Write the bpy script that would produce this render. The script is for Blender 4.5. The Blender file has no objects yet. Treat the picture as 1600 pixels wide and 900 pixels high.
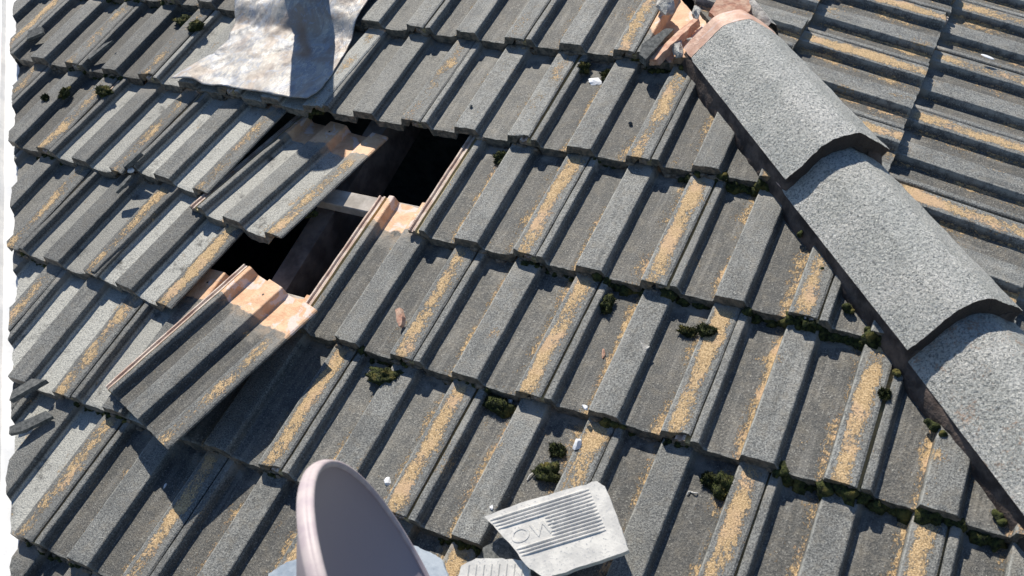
import bpy, bmesh, math, random
from mathutils import Vector, Matrix, noise
random.seed(7)
scene = bpy.context.scene
C = scene.collection
# ------------------------------------------------------------------ frames
PITCH = 0.30040672
cP, sP = math.cos(PITCH), math.sin(PITCH)
W, G, D = 0.30, 0.30904, 0.029          # cover width, gauge, head drop
HIPU = 0.58537
LIFT = 4.0                               # roof origin above the ground
ORG = Vector((0, 0, LIFT))
MA = Matrix(((1, 0, 0), (0, cP, -sP), (0, sP, cP)))          # columns: x right, y upslope, z out (front slope)
MB_ = Matrix(((0, -cP, sP), (1, 0, 0), (0, sP, cP)))         # side slope: x = +Y, y upslope = -X, z out
HIP0 = ORG + Vector((HIPU, 0, 0))
def A(u, v, h=0.0): return ORG + MA @ Vector((u, -v, h))
def B(a, v, h=0.0): return HIP0 + MB_ @ Vector((-a, -v, h))

# ------------------------------------------------------------------ camera
cam_d = bpy.data.cameras.new('camera'); cam = bpy.data.objects.new('camera', cam_d); C.objects.link(cam)
R = Matrix(((0.8828102846485306, -0.3991203200130685, 0.24768724527388114),
            (0.20858414142526208, 0.8055451936439186, 0.5546076062793687),
            (-0.4208784352572417, -0.4379496673702478, 0.7943937509733825)))   # rows: image right / down / forward in (u, v, into roof)
def loc2w(a): return MA @ Vector((a[0], -a[1], -a[2]))
cr, cd, cf = loc2w(R[0]), loc2w(R[1]), loc2w(R[2])
cam.matrix_world = Matrix.Translation(A(1.181544, 1.64338447, 1.69808075)) @ Matrix((cr, -cd, -cf)).transposed().to_4x4()
cam_d.sensor_width = 36; cam_d.lens = 1586.7 / 1600 * 36
cam_d.clip_start = 0.02; cam_d.clip_end = 2000
cam_d.dof.use_dof = True; cam_d.dof.focus_distance = 2.6; cam_d.dof.aperture_fstop = 9.0
scene.camera = cam
# ------------------------------------------------------------------ light
SUN_L = Vector((0.72, 1.20, 1.0))        # travel direction of the light in (u, v, into roof)
sd = loc2w(SUN_L).normalized()
sl = bpy.data.lights.new('sun', 'SUN'); sun = bpy.data.objects.new('sun', sl); C.objects.link(sun)
sun.rotation_mode = 'QUATERNION'; sun.rotation_quaternion = (-sd).to_track_quat('Z', 'Y')
sun.location = (0, 0, 12)
sl.energy = 5.0; sl.angle = math.radians(0.55); sl.color = (1.0, 0.93, 0.82)
world = bpy.data.worlds.new('World'); scene.world = world; world.use_nodes = True
wn = world.node_tree
sky = wn.nodes.new('ShaderNodeTexSky'); sky.sky_type = 'NISHITA'; sky.sun_disc = False; sky.ozone_density = 5.0; sky.dust_density = .3
sky.sun_elevation = math.asin(-sd.z); sky.sun_rotation = math.atan2(-sd.x, -sd.y)
wn.links.new(sky.outputs[0], wn.nodes['Background'].inputs[0]); wn.nodes['Background'].inputs[1].default_value = 0.095
vs = scene.view_settings; vs.view_transform = 'Standard'; vs.look = 'None'; vs.exposure = 0.36; vs.gamma = 1.0; vs.use_curve_mapping = False

# ------------------------------------------------------------------ node helpers
class NT:
    def __init__(s, name):
        s.m = bpy.data.materials.new(name); s.m.use_nodes = True; s.t = s.m.node_tree
        s.b = s.t.nodes['Principled BSDF']; s.b.inputs['Roughness'].default_value = .88
        s.b.inputs['Specular IOR Level'].default_value = .35
        s.tc = s.t.nodes.new('ShaderNodeTexCoord'); s.oi = s.t.nodes.new('ShaderNodeObjectInfo')
        sc = s.t.nodes.new('ShaderNodeVectorMath'); sc.operation = 'MULTIPLY_ADD'
        cmb = s.t.nodes.new('ShaderNodeCombineXYZ')
        for k in range(3): s.t.links.new(s.oi.outputs['Random'], cmb.inputs[k])
        s.t.links.new(cmb.outputs[0], sc.inputs[0]); sc.inputs[1].default_value = (37, 19, 53)
        s.t.links.new(s.tc.outputs['Object'], sc.inputs[2]); s.co = sc.outputs[0]
        sep = s.t.nodes.new('ShaderNodeSeparateXYZ'); s.t.links.new(s.tc.outputs['Object'], sep.inputs[0])
        s.x, s.y, s.z = sep.outputs
        sn = s.t.nodes.new('ShaderNodeSeparateXYZ'); s.t.links.new(s.tc.outputs['Normal'], sn.inputs[0])
        s.nx, s.ny, s.nz = sn.outputs
    def put(s, sock, v):
        if isinstance(v, bpy.types.NodeSocket): s.t.links.new(v, sock)
        elif isinstance(v, (tuple, list)) and len(v) == 3 and sock.type == 'RGBA': sock.default_value = (*v, 1)
        else: sock.default_value = v
    def noise(s, scale, detail=3, rough=.55, dist=0, vec=None):
        n = s.t.nodes.new('ShaderNodeTexNoise'); n.inputs['Scale'].default_value = scale
        n.inputs['Detail'].default_value = detail; n.inputs['Roughness'].default_value = rough
        n.inputs['Distortion'].default_value = dist
        s.t.links.new(vec or s.co, n.inputs['Vector']); return n.outputs['Fac']
    def vor(s, scale, vec=None, out='Distance'):
        n = s.t.nodes.new('ShaderNodeTexVoronoi'); n.inputs['Scale'].default_value = scale
        s.t.links.new(vec or s.co, n.inputs['Vector']); return n.outputs[out]
    def stretch(s, v3):
        n = s.t.nodes.new('ShaderNodeVectorMath'); n.operation = 'MULTIPLY'
        s.t.links.new(s.co, n.inputs[0]); n.inputs[1].default_value = v3; return n.outputs[0]
    def op(s, o, a, b=0.0, c=None, clamp=False):
        n = s.t.nodes.new('ShaderNodeMath'); n.operation = o; n.use_clamp = clamp
        s.put(n.inputs[0], a); s.put(n.inputs[1], b)
        if c is not None: s.put(n.inputs[2], c)
        return n.outputs[0]
    def step(s, v, lo, hi, a=0.0, b=1.0):
        n = s.t.nodes.new('ShaderNodeMapRange'); n.interpolation_type = 'SMOOTHSTEP'
        s.put(n.inputs['Value'], v); s.put(n.inputs['From Min'], lo); s.put(n.inputs['From Max'], hi)
        n.inputs['To Min'].default_value = a; n.inputs['To Max'].default_value = b; return n.outputs[0]
    def band(s, v, a, b, soft):
        return s.op('MULTIPLY', s.step(v, a - soft, a + soft), s.step(v, b - soft, b + soft, 1, 0))
    def mix(s, f, a, b):
        n = s.t.nodes.new('ShaderNodeMix'); n.data_type = 'RGBA'
        s.put(n.inputs[0], f); s.put(n.inputs[6], a); s.put(n.inputs[7], b); return n.outputs[2]
    def attr(s, name):
        n = s.t.nodes.new('ShaderNodeAttribute'); n.attribute_type = 'OBJECT'; n.attribute_name = name; return n.outputs['Fac']
    def bump(s, h, dist=.001, strength=.6, prev=None):
        n = s.t.nodes.new('ShaderNodeBump'); n.inputs['Distance'].default_value = dist; n.inputs['Strength'].default_value = strength
        s.t.links.new(h, n.inputs['Height'])
        if prev: s.t.links.new(prev, n.inputs['Normal'])
        s.t.links.new(n.outputs[0], s.b.inputs['Normal']); return n.outputs[0]
    def done(s, col, rough=None):
        s.put(s.b.inputs['Base Color'], col)
        if rough is not None: s.put(s.b.inputs['Roughness'], rough)
        return s.m

def mat_tile():
    k = NT('weathered_concrete')
    g = k.noise(330, 3, .7); g2 = k.noise(150, 3, .7); bl = k.noise(16, 4, .6); bl2 = k.noise(45, 4, .65)
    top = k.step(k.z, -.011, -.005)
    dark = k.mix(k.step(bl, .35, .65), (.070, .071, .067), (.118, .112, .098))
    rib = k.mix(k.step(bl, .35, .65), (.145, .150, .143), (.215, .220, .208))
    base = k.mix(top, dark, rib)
    base = k.mix(k.op('MULTIPLY', k.step(g, .53, .42), .8), base, (.028, .032, .034))
    fl = k.op('MULTIPLY', k.step(g, .56, .66), k.step(g2, .40, .60))
    base = k.mix(k.op('MULTIPLY', fl, .8), base, (.42, .42, .38))
    tone = k.attr('tone')  # random tile tone, plus glare falloff painted in per tile
    sk = k.noise(75, 4, .65, 0, k.stretch((1, .07, 1))); base = k.mix(k.op('MULTIPLY', k.step(sk, .50, .68), .30), base, (.30, .29, .26)); base = k.mix(k.op('MULTIPLY', k.step(sk, .46, .32), .35), base, (.05, .05, .047))
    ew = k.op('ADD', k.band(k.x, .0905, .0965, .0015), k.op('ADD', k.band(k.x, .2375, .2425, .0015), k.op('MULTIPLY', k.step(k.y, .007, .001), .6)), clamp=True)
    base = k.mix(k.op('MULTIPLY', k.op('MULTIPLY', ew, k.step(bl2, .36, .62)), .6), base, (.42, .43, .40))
    dz = k.op('MULTIPLY', k.step(k.op('ADD', k.y, k.op('MULTIPLY', k.op('SUBTRACT', k.noise(18, 3), .5), .09)), .255, .298), k.step(bl, .40, .58))
    base = k.mix(k.op('MULTIPLY', dz, .75), base, k.mix(bl2, (.20, .185, .16), (.36, .34, .30)))
    base = k.mix(k.op('MULTIPLY', k.step(bl2, .45, .75), .35), base, (.20, .175, .13))
    hs = k.t.nodes.new('ShaderNodeHueSaturation'); k.put(hs.inputs['Value'], k.op('ADD', tone, 1.0)); k.put(hs.inputs['Color'], base)
    base = hs.outputs[0]
    # pale washed-out pans (dust and old laitance), dark specks left in them
    pan = k.step(k.z, -.018, -.012, 1, 0)
    pmask = k.op('ADD', k.op('MULTIPLY', pan, k.attr('pale')), k.op('MULTIPLY', top, k.attr('palerib')), clamp=True)
    pmask = k.op('MULTIPLY', pmask, k.step(k.op('ADD', bl, k.op('MULTIPLY', bl2, .6)), .48, .74))
    pmask = k.op('MULTIPLY', pmask, k.op('ADD', .60, k.op('MULTIPLY', k.step(g, .36, .52), .40)))
    base = k.mix(k.op('MULTIPLY', pmask, .88), base, k.mix(k.step(g, .38, .6), (.36, .365, .34), (.50, .50, .455)))
    # lichen: on the side roll, a line at the foot of the wide rib, one at the foot of the side roll
    ln = k.noise(20, 4, .6, .3, k.stretch((1, .5, 1))); ln2 = k.noise(270, 4, .75, .6, k.stretch((1, .6, 1))); ln3 = k.noise(85, 3, .65)
    w1 = k.op('MULTIPLY', k.step(k.x, .240, .255), k.step(k.x, .268, .298, 1, 0))
    w2 = k.op('MULTIPLY', k.step(k.x, .058, .087), k.step(k.x, .0885, .0895, 1, 0))
    w3 = k.op('MULTIPLY', k.step(k.x, .195, .233), k.step(k.x, .235, .237, 1, 0))
    lw = k.op('ADD', k.op('ADD', w1, k.op('MULTIPLY', w2, .78)), k.op('MULTIPLY', w3, .60))
    lw = k.op('ADD', k.op('MULTIPLY', lw, k.attr('lichen')), k.op('MULTIPLY', k.op('ADD', k.attr('scatter'), k.step(k.noise(11, 3), .60, .70)), .40))
    lv = k.op('ADD', k.op('ADD', k.op('MULTIPLY', ln, .95), k.op('MULTIPLY', ln2, 1.10)), k.op('ADD', k.op('MULTIPLY', ln3, .35), k.op('MULTIPLY', lw, .30)))
    lm = k.step(lv, 1.46, 1.57)
    lm = k.op('MULTIPLY', lm, k.step(k.y, .31, .285))
    lm = k.op('MULTIPLY', lm, k.step(lw, .02, .2))
    lcol = k.mix(k.step(k.noise(400, 2), .4, .62), (.34, .225, .105), (.66, .475, .26))
    lcol = k.mix(k.op('MULTIPLY', k.step(k.noise(14, 2), .5, .68), .6), lcol, (.60, .40, .25))
    base = k.mix(k.op('MULTIPLY', lm, .92), base, lcol)
    # unweathered head that used to lie under the lap (or under the ridge)
    wob = k.op('MULTIPLY', k.op('SUBTRACT', k.noise(24, 4), .5), .045)
    hy = k.op('ADD', k.op('ADD', k.op('MULTIPLY', k.attr('hx'), k.x), k.op('MULTIPLY', k.op('ADD', k.attr('hy'), 1.0), k.y)), k.op('ADD', wob, k.attr('hc')))
    dust = k.step(hy, .272, .296)
    base = k.mix(k.op('MULTIPLY', k.op('MULTIPLY', dust, k.step(bl2, .40, .62)), .7), base, (.30, .23, .16))
    hm = k.step(hy, .302, .308)
    eff = k.step(k.noise(19, 6, .62, .9), .545, .60)
    oc = k.mix(k.step(k.noise(36, 4, .6), .35, .65), (.58, .33, .185), (.70, .45, .27))
    oc = k.mix(k.op('MULTIPLY', eff, .65), oc, (.66, .58, .56))
    base = k.mix(hm, base, oc)
    # interlock channels at the left edge keep a pale pink-cream tint where they were covered
    ch = k.step(k.x, -.0035, -.0015, 1, 0)
    cc = k.mix(k.step(k.noise(28, 4), .4, .6), (.46, .33, .26), (.60, .50, .42))
    cc = k.mix(k.step(k.x, -.0135, -.0115), cc, (.50, .40, .20))
    base = k.mix(ch, base, cc)
    # dark broken front face, pale underside
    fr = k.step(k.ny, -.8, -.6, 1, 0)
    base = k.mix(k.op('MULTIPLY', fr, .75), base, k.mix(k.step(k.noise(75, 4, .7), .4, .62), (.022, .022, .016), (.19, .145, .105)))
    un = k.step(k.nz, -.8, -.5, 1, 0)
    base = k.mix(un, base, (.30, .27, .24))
    # nail hole
    hx = k.op('SUBTRACT', k.x, .124); hyy = k.op('SUBTRACT', k.y, .372)
    rr = k.op('SQRT', k.op('ADD', k.op('MULTIPLY', hx, hx), k.op('MULTIPLY', hyy, hyy)))
    base = k.mix(k.step(rr, .0025, .0035, 1, 0), base, (.01, .01, .01))
    k.b.inputs['Specular IOR Level'].default_value = .55
    b1 = k.bump(k.op('MULTIPLY', g, k.op('SUBTRACT', 1.0, k.op('MULTIPLY', hm, .85))), .0022, .85)
    k.bump(k.op('ADD', g2, k.op('MULTIPLY', lm, .7)), .0020, .8, b1)
    return k.done(base, k.step(lm, 0, 1, .66, .88))

def mat_cap():
    k = NT('granular_ridge_concrete')
    v = k.noise(230, 4, .75, .4); n = k.noise(110, 4, .7); bl = k.noise(9, 4, .6)
    base = k.mix(k.step(bl, .35, .7), (.60, .61, .57), (.78, .77, .72))
    base = k.mix(k.step(v, .40, .50), (.25, .265, .255), base)
    base = k.mix(k.op('MULTIPLY', k.step(v, .56, .66), .85), base, (.80, .80, .75))
    lv = k.step(k.op('ADD', k.noise(17, 6, .7), k.op('MULTIPLY', k.noise(240, 2), .5)), .80, .95)
    base = k.mix(k.op('MULTIPLY', lv, k.attr('lichen')), base, k.mix(n, (.48, .30, .18), (.52, .40, .33)))
    col = k.op('ADD', k.y, k.op('MULTIPLY', k.op('SUBTRACT', k.noise(30, 3), .5), .006))
    hm = k.step(col, .459, .461)
    oc = k.mix(k.step(k.noise(40, 4), .4, .65), (.56, .33, .23), (.68, .46, .34))
    wv = k.step(k.noise(18, 5, .6, 0, k.stretch((1, 9, 1))), .55, .62)
    oc = k.mix(k.op('MULTIPLY', wv, .6), oc, (.66, .58, .56))
    base = k.mix(hm, base, oc)
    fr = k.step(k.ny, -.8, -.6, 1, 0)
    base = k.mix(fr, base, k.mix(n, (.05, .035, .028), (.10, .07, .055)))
    gr = k.op('SUBTRACT', 1.0, k.op('MULTIPLY', hm, .9))
    b1 = k.bump(k.op('MULTIPLY', k.noise(150, 4, .75, .3), gr), .017, 1.0)
    k.bump(k.op('MULTIPLY', n, gr), .006, .7, b1)
    k.b.inputs['Specular IOR Level'].default_value = .6
    return k.done(base, .55)

def mat_simple(name, c1, c2, scale=40, bumpd=.002, rough=.9, spec=.3, detail=4, flecks=None):
    k = NT(name); n = k.noise(scale, detail, .6); f = k.noise(scale * 6, 3, .6)
    col = k.mix(k.step(n, .35, .65), c1, c2)
    if flecks: col = k.mix(k.step(f, .58, .68), col, flecks)
    k.b.inputs['Specular IOR Level'].default_value = spec
    k.bump(k.op('ADD', n, k.op('MULTIPLY', f, .5)), bumpd, .8)
    return k.done(col, rough)

def mat_flash():
    k = NT('painted_lead_sheet')
    s1 = k.stretch((1.6, .7, 1)); n = k.noise(9, 6, .62, .8, s1); n2 = k.noise(40, 6, .7, 1.2, s1); n3 = k.noise(150, 3, .7)
    col = k.mix(k.step(n, .36, .64), (.24, .255, .28), (.40, .37, .33))
    col = k.mix(k.step(n2, .50, .60), col, (.47, .44, .39))
    col = k.mix(k.op('MULTIPLY', k.step(k.noise(22, 6, .7, 1.5, s1), .55, .60), .7), col, (.20, .22, .27))
    col = k.mix(k.op('MULTIPLY', k.step(n3, .60, .68), .8), col, (.62, .62, .62))
    col = k.mix(k.op('MULTIPLY', k.step(k.noise(9, 5, .6, .6), .46, .58), .75), col, (.27, .215, .175))
    col = k.mix(k.op('MULTIPLY', k.step(k.noise(13, 6, .7, 2.0), .56, .60), .7), col, (.30, .33, .38))
    # rust stain with its own outline
    u = k.op('ADD', k.op('MULTIPLY', k.x, .60), k.op('MULTIPLY', k.y, -.80))
    w = k.op('ADD', k.op('MULTIPLY', k.x, .80), k.op('MULTIPLY', k.y, .60))
    rs = k.op('MULTIPLY', k.band(k.op('ADD', w, k.op('MULTIPLY', n, .05)), .055, .085, .012), k.band(u, -.02, .14, .03))
    col = k.mix(k.op('MULTIPLY', rs, .8), col, (.26, .15, .08))
    k.b.inputs['Metallic'].default_value = .10; k.b.inputs['Specular IOR Level'].default_value = .5
    k.bump(n2, .004, .6)
    return k.done(col, k.step(n, .3, .7, .42, .6))

def mat_moss():
    k = NT('moss'); n = k.noise(160, 3, .7); n2 = k.noise(28, 4)
    col = k.mix(k.step(n, .35, .65), (.007, .012, .005), (.060, .070, .018))
    col = k.mix(k.op('MULTIPLY', k.step(n2, .52, .68), .7), col, (.16, .13, .035))
    k.bump(n, .006, 1.0)
    return k.done(col, 1.0)

M_tile = mat_tile(); M_cap = mat_cap(); M_flash = mat_flash(); M_moss = mat_moss()
M_mortar = mat_simple('dark_bedding_mortar', (.05, .038, .033), (.13, .10, .085), 26, .006, .95)
M_lump = mat_simple('pale_mortar', (.30, .29, .27), (.55, .54, .50), 60, .008, .9)
M_white = mat_simple('white_chip', (.70, .72, .74), (.85, .86, .88), 60, .001, .6)
M_under = mat_simple('pale_tile_underside', (.54, .53, .50), (.70, .68, .63), 35, .0012, .85, flecks=(.42, .42, .42))
M_under2 = mat_simple('bluish_tile_underside', (.34, .40, .46), (.55, .60, .63), 20, .0015, .7)
M_clay = mat_simple('broken_terracotta', (.50, .27, .19), (.68, .46, .33), 60, .003, .9)
M_slate = mat_simple('dark_shard', (.06, .065, .065), (.14, .145, .14), 120, .001, .9, flecks=(.25, .25, .24))
M_wood = mat_simple('weathered_batten_wood', (.34, .31, .27), (.50, .46, .41), 22, .0015, .85)
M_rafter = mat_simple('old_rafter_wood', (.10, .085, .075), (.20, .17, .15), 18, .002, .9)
M_block = mat_simple('dark_light_block', (.030, .045, .055), (.070, .085, .095), 30, .002, .95)  # for the added light-blocking sheets and the dark loft box
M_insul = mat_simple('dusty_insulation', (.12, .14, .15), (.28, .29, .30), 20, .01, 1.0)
M_gutter = mat_simple('white_valley_metal', (.66, .67, .67), (.82, .82, .80), 14, .001, .5, .5)
M_dish = None
def mat_dish():
    k = NT('mauve_painted_metal'); n = k.noise(5, 3); n2 = k.noise(120, 3)
    k.b.inputs['Specular IOR Level'].default_value = .45
    k.bump(n2, .0004, .4)
    return k.done(k.mix(n, (.29, .245, .275), (.34, .29, .315)), .5)
M_dish = mat_dish()
M_rim = mat_simple('pale_rim_paint', (.42, .35, .37), (.52, .45, .44), 30, .0003, .5)
M_pipe = mat_simple('grey_vent_pipe', (.42, .42, .42), (.52, .52, .50), 12, .001, .6)
M_ground = mat_simple('ground_soil', (.10, .09, .06), (.07, .10, .04), .6, .02, 1.0)

# ------------------------------------------------------------------ object helpers
def link(name, me, mat=None, parent=None, mw=None):
    o = bpy.data.objects.new(name, me); C.objects.link(o)
    if mat is not None and me is not None and not me.materials: me.materials.append(mat)
    if parent is not None: o.parent = parent
    if mw is not None: o.matrix_world = mw
    return o
def tag(o, label=None, cat=None, group=None, kind=None):
    if label: o['label'] = label
    if cat: o['category'] = cat
    if group: o['group'] = group
    if kind: o['kind'] = kind
    elif cat and o.parent is None: o['kind'] = 'thing'
    return o
def finish(bm, name, ang=24, smooth=True):
    bmesh.ops.recalc_face_normals(bm, faces=bm.faces)
    me = bpy.data.meshes.new(name)
    if smooth:
        for f in bm.faces: f.smooth = True
        for e in bm.edges:
            if len(e.link_faces) == 2 and e.calc_face_angle(0) > math.radians(ang): e.smooth = False
    bm.to_mesh(me); bm.free(); return me
def fbm(p, s, seed=0): return noise.noise(Vector((p[0] * s + seed * 7.3, p[1] * s - seed * 3.1, p[2] * s + seed * 1.7)))
def mw_of(M3, loc, rz=0, rx=0, ry=0):
    m = M3.to_4x4() @ Matrix.Rotation(rz, 4, 'Z') @ Matrix.Rotation(rx, 4, 'X') @ Matrix.Rotation(ry, 4, 'Y')
    m.translation = loc; return m

# ------------------------------------------------------------------ tile
RH = .0218
TOP = [(-.032, -.012), (-.0305, -.0075), (-.0265, -.0075), (-.025, -.012), (-.0215, -.0125), (-.019, -.012), (-.0175, -.0075), (-.0125, -.0075), (-.011, -.0125), (-.0015, -.0125),
       (-.0005, -.002), (.002, 0), (.008, .0002), (.0135, 0), (.0153, -.0012), (.0222, -RH + .0015), (.0245, -RH), (.036, -RH - .0002), (.048, -RH - .0002), (.060, -RH - .0002), (.073, -RH - .0002), (.0865, -RH), (.0885, -RH + .0015),
       (.0935, -.0015), (.0955, -.0002), (.110, .0002), (.124, .0003), (.138, .0002), (.1505, -.0002), (.1525, -.0014), (.1595, -RH + .0015), (.162, -RH), (.175, -RH - .0002), (.188, -RH - .0002), (.203, -RH - .0002), (.218, -RH - .0002), (.233, -RH), (.235, -RH + .0015),
       (.240, -.0015), (.242, -.0002), (.256, .0002), (.268, .0003), (.280, .0002), (.291, -.0002), (.2948, -.0025)]
def topz(x):
    for (a, za), (b, zb) in zip(TOP, TOP[1:]):
        if a <= x <= b: return za + (zb - za) * (x - a) / max(b - a, 1e-6)
    return 0.0
def botz(x):
    if x < 0: return -.022
    if x > .266: return -.0068
    if x > .256: return -.0068 - (.266 - x) / .010 * .011
    return topz(min(max(x, 0.0), .256)) - .0165
TLEN = .410
def tile_bm(seed):
    bm = bmesh.new(); n = len(TOP); NS = 30
    ts = [0, .004] + [.012 + (TLEN - .012) * i / NS for i in range(NS + 1)]
    rows = []
    for j, t in enumerate(ts):
        rt, rb = [], []
        for (x, zt) in TOP:
            zb = botz(x)
            if x >= 0 and x < .262: zb -= .0075 * max(0, 1 - t / .030)
            fr = max(0, 1 - t / .02)
            yy = t + fr * (.0022 * fbm((x, 0, 0), 60, seed) + .0012 * fbm((x, 0, 0), 220, seed))
            # worn corner at the front edge
            dz = -.0012 * (1 if j == 0 else 0)
            w = .0009 * fbm((x, t, 0), 14, seed) + .0004 * fbm((x, t, 0), 70, seed)
            wx = .0006 * fbm((x, t, 3), 40, seed + 5)
            rt.append(bm.verts.new((x + wx, yy, zt + w + dz)))
            rough = (.004 * fbm((x, t, 9), 60, seed + 2) + .003 * fbm((x, t, 9), 190, seed + 2)) * fr
            rb.append(bm.verts.new((x + wx, yy + .002 * fr * fbm((x, 5, 0), 90, seed), zb + rough)))
        rows.append((rt, rb))
    for j in range(len(ts) - 1):
        a, b = rows[j], rows[j + 1]
        for i in range(n - 1):
            bm.faces.new((a[0][i], a[0][i + 1], b[0][i + 1], b[0][i]))
            bm.faces.new((a[1][i], b[1][i], b[1][i + 1], a[1][i + 1]))
        bm.faces.new((a[0][0], b[0][0], b[1][0], a[1][0]))
        bm.faces.new((a[0][-1], a[1][-1], b[1][-1], b[0][-1]))
    for rt, rb in (rows[0], rows[-1]):
        for i in range(n - 1): bm.faces.new((rt[i], rt[i + 1], rb[i + 1], rb[i]))
    return bm
def chip_front(bm, cx, w, d):
    """break a bite out of the front edge"""
    for v in bm.verts:
        if abs(v.co.x - cx) < w and v.co.y < d:
            k = 1 - abs(v.co.x - cx) / w
            v.co.y = max(v.co.y, d * k * (.7 + .5 * noise.noise(v.co * 90)))
TILE_ME = []
for s in range(5):
    bm = tile_bm(s)
    if s == 1: chip_front(bm, .09, .014, .012)
    if s == 3: chip_front(bm, .235, .016, .010)
    if s == 4: chip_front(bm, .285, .02, .014)
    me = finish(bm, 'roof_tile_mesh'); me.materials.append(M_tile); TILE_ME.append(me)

def cut_tile(seed, mw, planes):
    """planes: list of (point, normal) world; removes the side the normal points to"""
    bm = tile_bm(seed); inv = mw.inverted(); changed = False
    for pco, pno, rag in planes:
        p = inv @ pco; nn = (inv.to_3x3() @ pno).normalized()
        ds = [(v.co - p).dot(nn) for v in bm.verts]
        if not ds: return None
        if max(ds) <= 0: continue
        if min(ds) >= -.012: bm.free(); return None
        r = bmesh.ops.bisect_plane(bm, geom=bm.verts[:] + bm.edges[:] + bm.faces[:], plane_co=p, plane_no=nn, clear_outer=True)
        ed = [g for g in r['geom_cut'] if isinstance(g, bmesh.types.BMEdge)]
        try: bmesh.ops.triangle_fill(bm, edges=ed, use_beauty=True)
        except Exception: pass
        for g in r['geom_cut']:
            if isinstance(g, bmesh.types.BMVert):
                g.co += nn * rag * (noise.noise(Vector((g.co.x, g.co.y, 0)) * 45 + Vector((seed, 0, 0))) * 1.0 + .35 * noise.noise(Vector((g.co.x, g.co.y, 0)) * 170))
        changed = True
    if not changed: bm.free(); return False
    return finish(bm, 'cut_roof_tile_mesh')

TILT = -math.atan(D / G)
ORD = ['first', 'second', 'third', 'fourth', 'fifth', 'sixth', 'seventh', 'eighth', 'ninth', 'tenth', 'eleventh', 'twelfth']
def props(o, lich=1.0, pale=0.0, palerib=0.0, tone=0.0, scatter=0.0, head=(0, 0, -.018)):
    o['lichen'] = float(lich); o['pale'] = float(pale); o['palerib'] = float(palerib); o['tone'] = float(tone); o['scatter'] = float(scatter)
    o['hx'], o['hy'], o['hc'] = map(float, head)

# ---- front slope tiles.  key (row, joint index of the left edge)
hipn = (MA @ Vector((1, cP, 0))).normalized()         # away from the slope across the hip (in-plane)
vall_dir = Vector((.90, -1, 0)).normalized(); valn = MA @ Vector((-1, -.90, 0)).normalized()
special = {
    # (row, i): du, dv, dh, rz(deg), rx(deg), ry(deg)
    (2, -2): None,
    (3, -1.5): None, (2, -1): None,
    (3, -2.5): (-.035, .005, .004, -7.0, 0, 0),
    (3, -3.5): (-.005, -.004, .0, -3.5, 0, 0),
    (2, -3): (-.006, -.008, .0, -6.2, 0, 0),
    (2, -4): (-.004, .004, .002, -3.5, 0, 0),
    (1, -2.5): (.006, .005, .006, -2.5, 0, 0),
    (4, -3): (.0, .008, .0, 1.0, 0, 0),
}
PALE = {(2, -3): (1.0, .0), (2, -2): (.85, .15), (2, -4): (.75, 0), (1, -2.5): (.9, .75), (1, -3.5): (.6, .4), (3, -3.5): (.55, 0), (3, -2.5): (1.0, .05), (3, -4.5): (.2, 0),
        (4, -3): (1.0, .0), (4, -2): (.8, .0), (5, -2.5): (.95, .1), (0, -3): (.4, .3), (1, -1.5): (.25, .2), (1, -.5): (.1, .1), (0, -2): (.2, .2), (4, -4): (.9, 0), (3, .5): (.06, 0), (4, 0): (.12, 0), (4, -1): (.12, 0)}
LICH = {(2, -3): .95, (2, -2): 1.25, (2, -4): .9, (1, -2.5): .5, (1, -1.5): .8, (1, -.5): .55, (1, .5): 1.1, (0, 0): .95, (0, -1): .5, (0, -2): .3, (1, 1.5): .9,
        (3, -.5): 1.15, (2, 1): 1.25, (2, 0): 1.2, (3, .5): 1.35, (3, 1.5): 1.35, (3, 2.5): 1.45, (4, -1): 1.3, (4, 0): 1.3, (4, 1): .9, (4, 2): 1.25, (4, 3): 1.35, (5, -1.5): 1.1, (5, -2.5): 1.0, (5, -.5): 1.35, (4, -2): 1.05, (4, -3): 1.1, (3, -2.5): 1.25}
hue = {0: 'dark', 1: 'grey'}
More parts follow.
